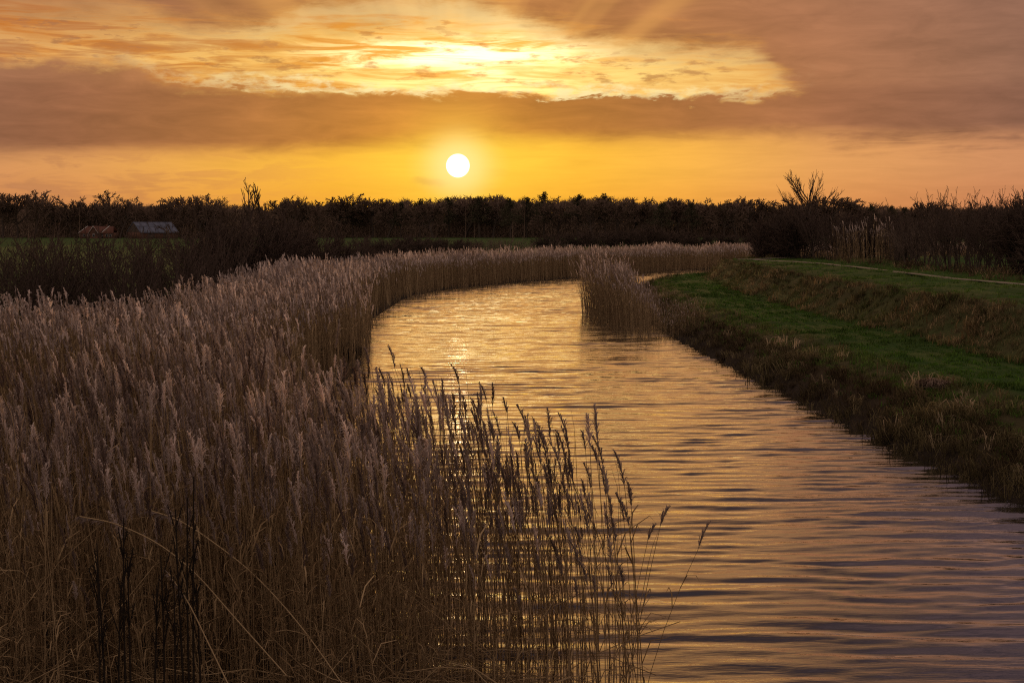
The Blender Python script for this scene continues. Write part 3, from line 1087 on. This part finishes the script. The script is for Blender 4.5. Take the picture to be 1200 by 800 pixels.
# ------------------------------------------------------------------ trees
def branch(rng, segs, p, d, ln, r, lev, maxlev, P):
    n = P['nseg'][min(lev, len(P['nseg']) - 1)]
    pts = [p]
    dd = d
    for i in range(n):
        dd = dd + rng.normal(size=3) * P['wiggle'] + np.array([0, 0, P['up']])
        dd /= np.linalg.norm(dd)
        q = pts[-1] + dd * ln / n
        pts.append(q)
    for i in range(n):
        a, b = i / n, (i + 1) / n
        segs.append((pts[i], pts[i + 1], max(P['rmin'], r * (1 - 0.6 * a)), max(P['rmin'], r * (1 - 0.6 * b)), lev))
    if lev >= maxlev:
        return
    k = P['kids'][lev]
    for j in range(k):
        t = P['start'][lev] + (1 - P['start'][lev]) * (j + rng.random()) / k
        i = min(int(t * n), n - 1)
        q = pts[i] + (pts[i + 1] - pts[i]) * (t * n - i)
        ax = (pts[i + 1] - pts[i]); ax /= np.linalg.norm(ax)
        o = rng.normal(size=3); o -= ax * (o @ ax); o /= np.linalg.norm(o)
        an = P['ang'][lev] * rng.uniform(0.7, 1.3)
        nd = ax * math.cos(an) + o * math.sin(an)
        branch(rng, segs, q, nd, ln * P['ratio'][lev] * (1.1 - P['taper'] * t) * rng.uniform(0.75, 1.2), r * P['rr'], lev + 1, maxlev, P)


def tree_meshes(rng, P, split=2, maxlev=3, crown_mat='twig', height=None):
    segs = []
    for p, d, ln, r in P['roots'](rng):
        branch(rng, segs, np.array(p, float), np.array(d, float) / np.linalg.norm(d), ln, r, 0, maxlev, P)
    top = max(max(s[0][2], s[1][2]) for s in segs)
    k = 1.0 / top
    lo = [(a * k, b * k, r0 * k, r1 * k) for a, b, r0, r1, l in segs if l < split]
    hi = [(a * k, b * k, r0 * k, r1 * k) for a, b, r0, r1, l in segs if l >= split]
    V, T = prisms(lo, 4)
    V2, T2_ = prisms(hi, 3)
    return mesh('trunk', V, T, [M['bark']]), mesh('crown', V2, T2_, [M[crown_mat]])


ROUND = dict(roots=lambda r: [((0, 0, 0), (r.normal() * 0.04, r.normal() * 0.04, 1), 6.5, 0.34)], nseg=[3, 3, 2, 2, 1], wiggle=0.14, up=0.05, rmin=0.07,
             kids=[9, 7, 6, 4], start=[0.42, 0.25, 0.2, 0.2], ang=[0.85, 0.7, 0.65, 0.6], ratio=[0.95, 0.55, 0.55, 0.6], taper=0.35, rr=0.5)
TALL = dict(ROUND, roots=lambda r: [((0, 0, 0), (r.normal() * 0.03, r.normal() * 0.03, 1), 10.0, 0.3)], kids=[14, 6, 5, 3], start=[0.3, 0.2, 0.2, 0.2], ang=[0.7, 0.6, 0.6, 0.5],
            ratio=[0.5, 0.5, 0.55, 0.6], up=0.09)
SAPLING = dict(ROUND, roots=lambda r: [((0, 0, 0), (r.normal() * 0.03, r.normal() * 0.03, 1), 7.0, 0.06)], kids=[18, 4, 3], nseg=[6, 3, 2], start=[0.35, 0.2, 0.2], ang=[0.42, 0.4, 0.4],
               ratio=[0.26, 0.5, 0.5], up=0.10, wiggle=0.06, rmin=0.021, taper=0.6)
VASE = dict(ROUND, roots=lambda r: [((0, 0, 0), (0.02, 0, 1), 5.0, 0.11)], nseg=[5, 5, 3, 2], kids=[14, 8, 4], start=[0.46, 0.25, 0.25], ang=[0.80, 0.40, 0.4], ratio=[0.58, 0.42, 0.5], up=0.12,
            wiggle=0.07, rmin=0.013, taper=0.35)


def shrub_roots(n, spread, ln, r0):
    def f(r):
        out = []
        for k in range(n):
            ph = r.uniform(0, 6.28); s = spread * math.sqrt(r.random())
            out.append(((math.cos(ph) * s * 0.5, math.sin(ph) * s * 0.5, 0), (math.cos(ph) * s * 0.8, math.sin(ph) * s * 0.8, 1), ln * r.uniform(0.7, 1.1), r0))
        return out
    return f


SHRUB = dict(ROUND, roots=shrub_roots(13, 0.9, 2.8, 0.03), nseg=[4, 3, 2, 1], kids=[7, 4, 2], start=[0.15, 0.2, 0.2], ang=[0.5, 0.5, 0.5], ratio=[0.5, 0.5, 0.5], up=0.06, wiggle=0.09, rmin=0.008, taper=0.5)
THICK = dict(SHRUB, roots=shrub_roots(30, 1.0, 2.6, 0.03), kids=[9, 6, 3], ang=[0.7, 0.6, 0.6], rmin=0.012)

tg = np.random.default_rng(23)


def kit(P, n, split, maxlev, mat='twig'):
    return [tree_meshes(tg, P, split, maxlev, mat) for _ in range(n)]


def pine_meshes(rng):
    g = Geo()
    H = 1.0
    segs = [((0, 0, 0), (0.01, 0, 0.5), 0.016, 0.012), ((0.01, 0, 0.5), (0.0, 0, 0.97), 0.012, 0.004)]
    V0, T0 = [], []
    n = 0
    for k in range(22):
        z = 0.34 + 0.62 * (k + rng.random()) / 22
        rad = 0.19 * (1.0 - 0.85 * max(0.0, (z - 0.45) / 0.55) ** 1.3) * rng.uniform(0.55, 1.25)
        ph = rng.uniform(0, 6.28)
        c = np.array([math.cos(ph) * rad * 0.6, math.sin(ph) * rad * 0.6, z])
        segs.append(((0, 0, z - 0.03), tuple(c), 0.006, 0.003))
        for j in range(75):
            o = rng.normal(size=3); o /= np.linalg.norm(o)
            q = c + o * np.array([rad * 0.75, rad * 0.75, 0.065]) * rng.random() ** 0.4
            a, b = rng.normal(size=3) * 0.016, rng.normal(size=3) * 0.016
            V0 += [q, q + a, q + b]; T0.append((n, n + 1, n + 2)); n += 3
    V, T = prisms(segs, 4)
    return mesh('trunk', V, T, [M['bark']]), mesh('crown', V0, T0, [M['hazy_needle']])


K_ROUND = kit(ROUND, 5, 2, 4, 'hazy_far_twig')
K_TALL = kit(TALL, 4, 1, 3, 'hazy_far_twig')
K_SAP = kit(SAPLING, 3, 1, 2)
K_VASE = kit(VASE, 2, 2, 3)
K_SHRUB = kit(SHRUB, 5, 1, 3)
K_THICK = kit(THICK, 4, 1, 3)
K_PALE = kit(SHRUB, 2, 1, 3, 'pale_twig')
K_PINE = [pine_meshes(tg) for _ in range(4)]


def plant(name, kitm, loc, h, width, rotz, label, cat, group=None, low='trunk', high='crown'):
    root = obj(name, None, None, loc, rotz, (width, width, h))
    obj(low, kitm[0], root)
    obj(high, kitm[1], root)
    return tag(root, label, cat, group)


line = [(5, 228, 't'), (22, 226, 'r'), (42, 224, 't'), (60, 226, 'r'), (84, 230, 't'), (104, 231, 'r'), (126, 227, 't'), (142, 232, 'r'), (162, 230, 'r'), (180, 237, 't'), (197, 234, 'r'), (215, 231, 'r'),
        (232, 229, 'r'), (245, 227, 'r'), (262, 232, 't'), (318, 236, 't'), (337, 233, 'r'), (352, 231, 'r'), (375, 236, 't'), (395, 229, 'R'), (414, 235, 'p'), (437, 232, 'R'), (455, 235, 'r'),
        (470, 236, 'p'), (492, 233, 'p'), (508, 232, 'r'), (526, 230, 'p'), (545, 232, 'R'), (562, 230, 'p'), (578, 227, 'r'), (598, 232, 'p'), (617, 230, 'p'), (637, 225, 'p'), (655, 232, 'r'),
        (677, 227, 'p'), (695, 231, 'R'), (709, 227, 'p'), (722, 231, 'r'), (740, 234, 'r'), (757, 233, 'R'), (775, 236, 'p'), (793, 232, 'r'), (810, 237, 'p'), (830, 232, 'R'), (848, 235, 'r'), (863, 232, 'R'),
        (880, 234, 'R'), (894, 237, 'r'), (909, 240, 'r'), (926, 233, 'R'), (941, 239, 't'), (976, 232, 'R'), (1003, 236, 'r'), (1020, 240, 'p'), (1042, 240, 'p'), (1057, 242, 'p'), (1086, 236, 'R'),
        (1108, 244, 't'), (1128, 241, 't'), (1155, 238, 'R'), (1174, 245, 'r'), (1195, 244, 't')]
SECT = [(0, 96, 'left of the farmhouse'), (96, 210, 'behind the farm'), (210, 290, 'between barn and saplings'), (290, 537, 'between saplings and sun'),
        (537, 790, 'right of the sun'), (790, 900, 'left of the dark hedge'), (900, 1300, 'above the right hedge')]
cnt = {}
wt = np.random.default_rng(29)
for i, (px, py, kd) in enumerate(line):
    dist = 575 + wt.uniform(-12, 25)
    h = (height_of(py, dist) - 0.8) * (1.0 if kd == 'p' else wt.uniform(1.0, 1.08))
    kitm, wide, desc = {'t': (K_TALL[i % 4], h * 1.25, 'bare upright'), 'r': (K_ROUND[i % 5], h * 1.05, 'bare rounded'), 'R': (K_ROUND[i % 5], h * 1.3, 'bare broad-crowned'),
                        'p': (K_PINE[i % 4], h * 1.55, 'dark dense pine')}[kd]
    sec = next(s for a, b, s in SECT if a <= px < b)
    cnt[sec] = cnt.get(sec, 0) + 1
    lab = '%s tree, %s from left in far treeline %s' % (desc, ORDS(cnt[sec] - 1), sec)
    plant('pine_tree' if kd == 'p' else 'bare_tree', kitm, (col_x(px, dist), dist, 0.75), h, wide * wt.uniform(0.85, 1.2), wt.uniform(0, 6.28), lab, 'tree', 'trees of the far treeline')

# the wood behind: trunks, branches and undergrowth reading as one dark mass
n = 260000
X_ = wt.uniform(-240, 260, n)
Y_ = wt.uniform(600, 650, n)
pxs = X_ / Y_ * F + CX
topz = height_of(np.interp(pxs, [0, 100, 200, 300, 400, 560, 700, 800, 900, 1200], [241, 244, 246, 245, 242, 235, 235, 241, 245, 249]), Y_) + (vnoise(X_, Y_ * 0.2, 4.5, 51) - 0.5) * 5.0
Z_ = 0.4 + (topz - 1.2) * wt.random(n) ** 1.1
ph = wt.uniform(0, 6.28, n)
ln = wt.uniform(0.8, 2.4, n)
dv = np.c_[np.cos(ph) * 0.6, np.sin(ph) * 0.3, wt.uniform(0.2, 1.2, n)]
dv /= np.linalg.norm(dv, axis=1, keepdims=True)
C = np.c_[X_, Y_, Z_]
sd = np.c_[dv[:, 2], np.zeros(n), -dv[:, 0]] * wt.uniform(0.10, 0.24, n)[:, None]
V = np.stack([C - sd, C + sd, C + dv * ln[:, None]], axis=1).reshape(-1, 3)
T = np.arange(3 * n).reshape(-1, 3)
R_ = np.repeat(wt.random(n), 3)
tk = []
for k in range(420):
    x, y = wt.uniform(-235, 255), wt.uniform(590, 640)
    px = x / y * F + CX
    tp = height_of(float(np.interp(px, [0, 200, 560, 700, 900, 1200], [240, 246, 236, 236, 243, 246])), y)
    tk.append(((x, y, 0.6), (x + wt.normal() * 0.4, y, tp), 0.22, 0.07))
V2, T2_ = prisms(tk, 4)
Vw = np.vstack([V, V2]); Tw = np.vstack([T, T2_ + len(V)])
tag(obj('distant_wood', mesh('distant_wood', Vw, Tw, [M['wood']], attrs={'rnd': np.concatenate([R_, np.repeat(wt.random(len(tk)), 8)])})),
    'dark leafless wood forming the mass behind the far treeline', 'wood', kind='stuff')

# shrubs on the left behind the reeds
k = 0
lefts = [(-8, 52, 4.6), (14, 58, 4.4), (34, 51, 4.9), (52, 59, 4.5), (72, 51, 4.5), (92, 60, 4.8), (112, 53, 4.4), (132, 60, 4.8), (150, 52, 4.6), (170, 60, 4.7), (190, 56, 4.7), (208, 64, 5.0), (228, 62, 5.0)]
for k, (px, dist, h) in enumerate(lefts):
    x = col_x(px, dist)
    plant('willow_shrub', K_SHRUB[k % 5], (x, dist, land_z(x, dist) - 0.05), h, h * 0.9, wt.uniform(0, 6.28), 'sparse dark leafless shrub behind the left reeds, %s from the left edge' % ORD[k], 'shrub', 'sparse shrubs below the farm', 'stems', 'twigs')
mids = [(250, 74, 4.6), (264, 78, 5.6), (282, 80, 6.0), (302, 82, 6.0), (322, 84, 5.8), (342, 88, 5.5), (362, 92, 5.0), (382, 95, 4.8), (402, 98, 4.4), (422, 104, 4.2), (440, 114, 3.8)]
for k, (px, dist, h) in enumerate(mids):
    x = col_x(px, dist)
    plant('willow_thicket', K_THICK[k % 4] if k % 2 else K_SHRUB[k % 5], (x, dist, land_z(x, dist) - 0.05), h, h * 0.85, wt.uniform(0, 6.28), 'dense dark thicket bush beyond the left reeds, %s right of the grey barn' % ORD[k], 'bush', 'dark thicket right of the barn', 'stems', 'twigs')
for k, (px, py, dist) in enumerate(((275, 216, 88), (293, 210, 90), (307, 219, 89))):
    x = col_x(px, dist)
    z = land_z(x, dist)
    plant('sapling', K_SAP[k], (x, dist, z), height_of(py - 2, dist) - z, 8.0, wt.uniform(0, 6.28),
          ('left one of three tall thin saplings rising above the treeline', 'tallest of three thin saplings, in the middle of them', 'right and lowest of three thin saplings above the treeline')[k], 'sapling', 'thin saplings on the left')
fars = [(455, 150, 3.2), (478, 170, 3.4), (500, 185, 3.0), (523, 190, 3.0), (548, 200, 2.6), (640, 220, 3.2), (668, 240, 3.6), (700, 250, 4.2), (730, 260, 4.5), (762, 240, 4.6), (790, 270, 4.0), (820, 260, 3.4), (852, 280, 3.2), (880, 260, 3.4)]
for k, (px, dist, h) in enumerate(fars):
    x = col_x(px, dist)
    plant('meadow_bush', K_THICK[k % 4], (x, dist, 0.7), h, h * 1.5, wt.uniform(0, 6.28), 'dark bush in the meadow between reed band and wood, %s from the left' % ORD[k], 'bush', 'bushes before the wood', 'stems', 'twigs')
for k, (px, dist, h) in enumerate([(566, 175, 2.6), (582, 178, 2.9), (600, 180, 2.9), (618, 178, 2.4), (655, 185, 2.4)]):
    x = col_x(px, dist)
    plant('pale_bush', K_PALE[k % 2], (x, dist, 0.75), h, h * 1.3, wt.uniform(0, 6.28), 'pale brown bush just above the far reed band, %s from the left' % ORD[k], 'bush', 'pale bushes over the far reeds', 'stems', 'twigs')

# hedge on the right dyke
rights = [(908, 122, 4.9, 'k'), (924, 120, 4.7, 'k'), (940, 117, 4.5, 'k'), (957, 114, 4.2, 's'), (974, 110, 3.8, 's'), (990, 112, 3.6, 's'), (988, 120, 4.4, 'k'), (1010, 119, 4.3, 'k'), (1030, 116, 4.2, 'k'), (1046, 112, 4.0, 'k'), (1064, 106, 4.0, 'k'), (1050, 98, 2.9, 'p'), (1066, 95, 3.0, 'p'), (1082, 92, 5.0, 's'), (1096, 89, 3.2, 'p'),
          (1112, 86, 5.0, 's'), (1128, 84, 4.4, 's'), (1142, 82, 4.8, 's'), (1158, 80, 4.4, 's'), (1172, 78, 4.7, 's'), (1184, 76, 4.5, 's'), (1202, 75, 4.5, 'k'), (1224, 73, 4.2, 'k')]
cn = {}
for k, (px, dist, h, kd) in enumerate(rights):
    x = col_x(px, dist)
    kitm, ds = {'k': (K_THICK[k % 4], 'dense dark bush'), 's': (K_SHRUB[k % 5], 'thin dark twiggy shrub'), 'p': (K_PALE[k % 2], 'pale brown bush')}[kd]
    cn[kd] = cn.get(kd, 0) + 1
    plant('hedge_bush', kitm, (x, dist, land_z(x, dist) - 0.05), h, h * (0.9 if kd == 'k' else 0.8), wt.uniform(0, 6.28), '%s in the right dyke hedge, %s of its kind from the left' % (ds, ORD[cn[kd] - 1]), 'bush', 'hedge on the right dyke', 'stems', 'twigs')
HP = np.c_[col_x(wt.uniform(976, 1048, 150), 104), wt.uniform(97, 106, 150)]
HP[:, 0] *= HP[:, 1] / 104
reeds('hedge_reeds', HP, T2, wt, 'tall reeds with pale plumes standing in the right hedge', wt.uniform(0.75, 1.25, 150))
x = col_x(951, 118)
plant('bare_tree', K_VASE[0], (x, 118, land_z(x, 118)), height_of(201, 118) - 2.0, 7.4, 0.4, 'slender bare vase-shaped tree rising above the right hedge', 'tree')
x = col_x(1194, 78)
plant('bare_tree', K_VASE[1], (x, 78, land_z(x, 78)), height_of(220, 78) - 2.0, 5.8, 1.4, 'bare tree at the right picture edge with a nest in it', 'tree')
x = col_x(1189, 77.6)
sg = []
for k in range(120):
    o = wt.normal(size=3); o /= np.linalg.norm(o)
    q = o * np.array([0.14, 0.14, 0.12])
    sg.append((q - wt.normal(size=3) * 0.1, q + wt.normal(size=3) * 0.1, 0.012, 0.01))
V, T = prisms(sg)
tag(obj('bird_nest', mesh('bird_nest', V, T, [M['twig']]), None, (x, 77.6, height_of(242, 77.6))), 'dark round twig nest in the bare tree at the right edge', 'nest')

# ------------------------------------------------------------------ farm
M['brick'] = material('farm_brick', lambda nt: principled(nt, m_noise_color((0.10, 0.05, 0.035, 1), (0.16, 0.08, 0.05, 1), 1.5), 0.9, 0.1))
M['tile'] = material('farm_tile', lambda nt: principled(nt, m_noise_color((0.11, 0.045, 0.028, 1), (0.16, 0.065, 0.04, 1), 1.2), 0.8, 0.2))
M['sheet'] = material('barn_sheet', lambda nt: principled(nt, m_noise_color((0.10, 0.105, 0.13, 1), (0.16, 0.165, 0.20, 1), 0.8), 0.9, 0.05))
M['white'] = material('white_paint', lambda nt: principled(nt, (0.5, 0.44, 0.38, 1), 0.6, 0.3))
M['pane'] = material('window_pane', lambda nt: principled(nt, (0.02, 0.02, 0.025, 1), 0.1, 0.5))


def box_geo(x0, x1, y0, y1, z0, z1):
    V = [(x, y, z) for x in (x0, x1) for y in (y0, y1) for z in (z0, z1)]
    return V, [(0, 1, 3, 2), (4, 6, 7, 5), (0, 4, 5, 1), (2, 3, 7, 6), (0, 2, 6, 4), (1, 5, 7, 3)]


def box(name, parent, m, *b):
    V, Q = box_geo(*b)
    return obj(name, mesh(name, V, Q, [m]), parent)


def slab(name, parent, m, quad, t=0.12):
    q = np.array(quad, float)
    nrm = np.cross(q[1] - q[0], q[3] - q[0]); nrm /= np.linalg.norm(nrm)
    V = np.vstack([q, q + nrm * t])
    return obj(name, mesh(name, V, [(3, 2, 1, 0), (4, 5, 6, 7), (0, 1, 5, 4), (1, 2, 6, 5), (2, 3, 7, 6), (3, 0, 4, 7)], [m]), parent)


fd = 558.0
fh = obj('farmhouse', None, None, (col_x(118, fd), fd, 0.75), math.radians(-6))
tag(fh, 'low red-roofed farmhouse with pale gable edges left of the barn', 'house')
e_, r_ = 2.2, 4.6
box('wall', fh, M['brick'], -6.6, 6.6, -3.0, 3.0, -0.2, e_)
slab('roof', fh, M['tile'], [(-6.9, -3.4, e_ - 0.2), (6.9, -3.4, e_ - 0.2), (5.6, 0, r_), (-4.6, 0, r_)])
slab('roof', fh, M['tile'], [(6.9, 3.4, e_ - 0.2), (-6.9, 3.4, e_ - 0.2), (-4.6, 0, r_), (5.6, 0, r_)])
slab('bargeboard', fh, M['white'], [(-7.1, -3.5, e_ - 0.1), (-6.8, -3.5, e_ - 0.1), (-4.5, -0.1, r_ + 0.1), (-4.8, -0.1, r_ + 0.1)], 0.1)
slab('bargeboard', fh, M['white'], [(1.9, -3.5, e_ - 0.1), (2.25, -3.5, e_ - 0.1), (4.2, -0.1, r_ + 0.15), (3.9, -0.1, r_ + 0.15)], 0.12)
gv = [(-2.1, -4.6, -0.2), (1.1, -4.6, -0.2), (1.1, -4.6, e_), (-0.5, -4.6, r_ + 0.05), (-2.1, -4.6, e_)]
gv2 = [(a, -2.4, c) for a, b, c in gv]
me_ = bpy.data.meshes.new('gable_wall')
me_.from_pydata(gv + gv2, [], [(0, 1, 2, 3, 4), (9, 8, 7, 6, 5), (0, 5, 6, 1), (1, 6, 7, 2), (2, 7, 8, 3), (3, 8, 9, 4), (4, 9, 5, 0)])
me_.materials.append(M['brick'])
obj('gable_wall', me_, fh)
for s in (-1, 1):
    q = [(-0.5, -5.0, r_ + 0.15), (-0.5, 0, r_ + 0.15), (-0.5 + s * 2.0, 0, e_ - 0.35), (-0.5 + s * 2.0, -5.0, e_ - 0.35)]
    slab('roof', fh, M['tile'], q if s < 0 else q[::-1], 0.12)
    q = [(-0.5, -5.06, r_ + 0.3), (-0.5 + s * 2.05, -5.06, e_ - 0.2), (-0.5 + s * 2.05, -5.06, e_ - 0.5), (-0.5, -5.06, r_)]
    slab('bargeboard', fh, M['white'], q if s > 0 else q[::-1], 0.06)
box('chimney', fh, M['brick'], 2.6, 3.1, -0.3, 0.3, r_ - 0.3, r_ + 0.7)
for x0 in (-5.4, -3.6, 3.6, 5.0):
    w = box('window', fh, M['white'], x0, x0 + 0.9, -3.04, -2.98, 0.6, 1.7)
    box('pane', w, M['pane'], x0 + 0.1, x0 + 0.8, -3.06, -3.02, 0.7, 1.6)
w = box('window', fh, M['white'], -1.0, 0.0, -4.64, -4.58, 0.6, 1.8)
box('pane', w, M['pane'], -0.9, -0.1, -4.66, -4.62, 0.7, 1.7)
box('door', fh, M['pane'], 1.7, 2.6, -3.05, -2.98, -0.1, 1.8)

bn_ = obj('barn', None, None, (col_x(180, 552), 552, 0.75), math.radians(38))
tag(bn_, 'large barn with a pale grey sheet roof below the treeline', 'barn')
e_, r_, hl = 2.4, 6.2, 7.8
box('wall', bn_, M['brick'], -hl + 0.3, hl - 0.3, -6.0, 6.0, -0.2, e_ + 0.2)
me_ = bpy.data.meshes.new('gable_wall')
me_.from_pydata([(x, y, z) for x in (-hl + 0.25, hl - 0.25) for y, z in ((-6, e_ + 0.1), (6, e_ + 0.1), (0, r_ - 0.1))], [], [(0, 2, 1), (3, 4, 5), (0, 1, 4, 3), (1, 2, 5, 4), (2, 0, 3, 5)])
me_.materials.append(M['bark'])
obj('gable_wall', me_, bn_)
mid = (e_ + r_) / 2
for s in (-1, 1):
    for a, b, za, zb in ((6.6, 3.35, e_ - 0.25, mid - 0.0), (3.3, 0.0, mid - 0.02, r_)):
        nst = 6
        for j in range(nst):
            x0, x1 = -hl + 2 * hl * j / nst + 0.03, -hl + 2 * hl * (j + 1) / nst - 0.03
            q = [(x0, s * a, za), (x1, s * a, za), (x1, s * b, zb), (x0, s * b, zb)]
            slab('roof_sheet', bn_, M['sheet'], q if s < 0 else q[::-1], 0.1)
for x0 in (-4.5, 1.5):
    box('barn_door', bn_, M['bark'], x0, x0 + 2.6, -6.06, -5.98, -0.1, 2.1)

print('tris', sum(len(o.data.polygons) for o in bpy.data.objects if o.type == 'MESH' and o.data.users == 1))
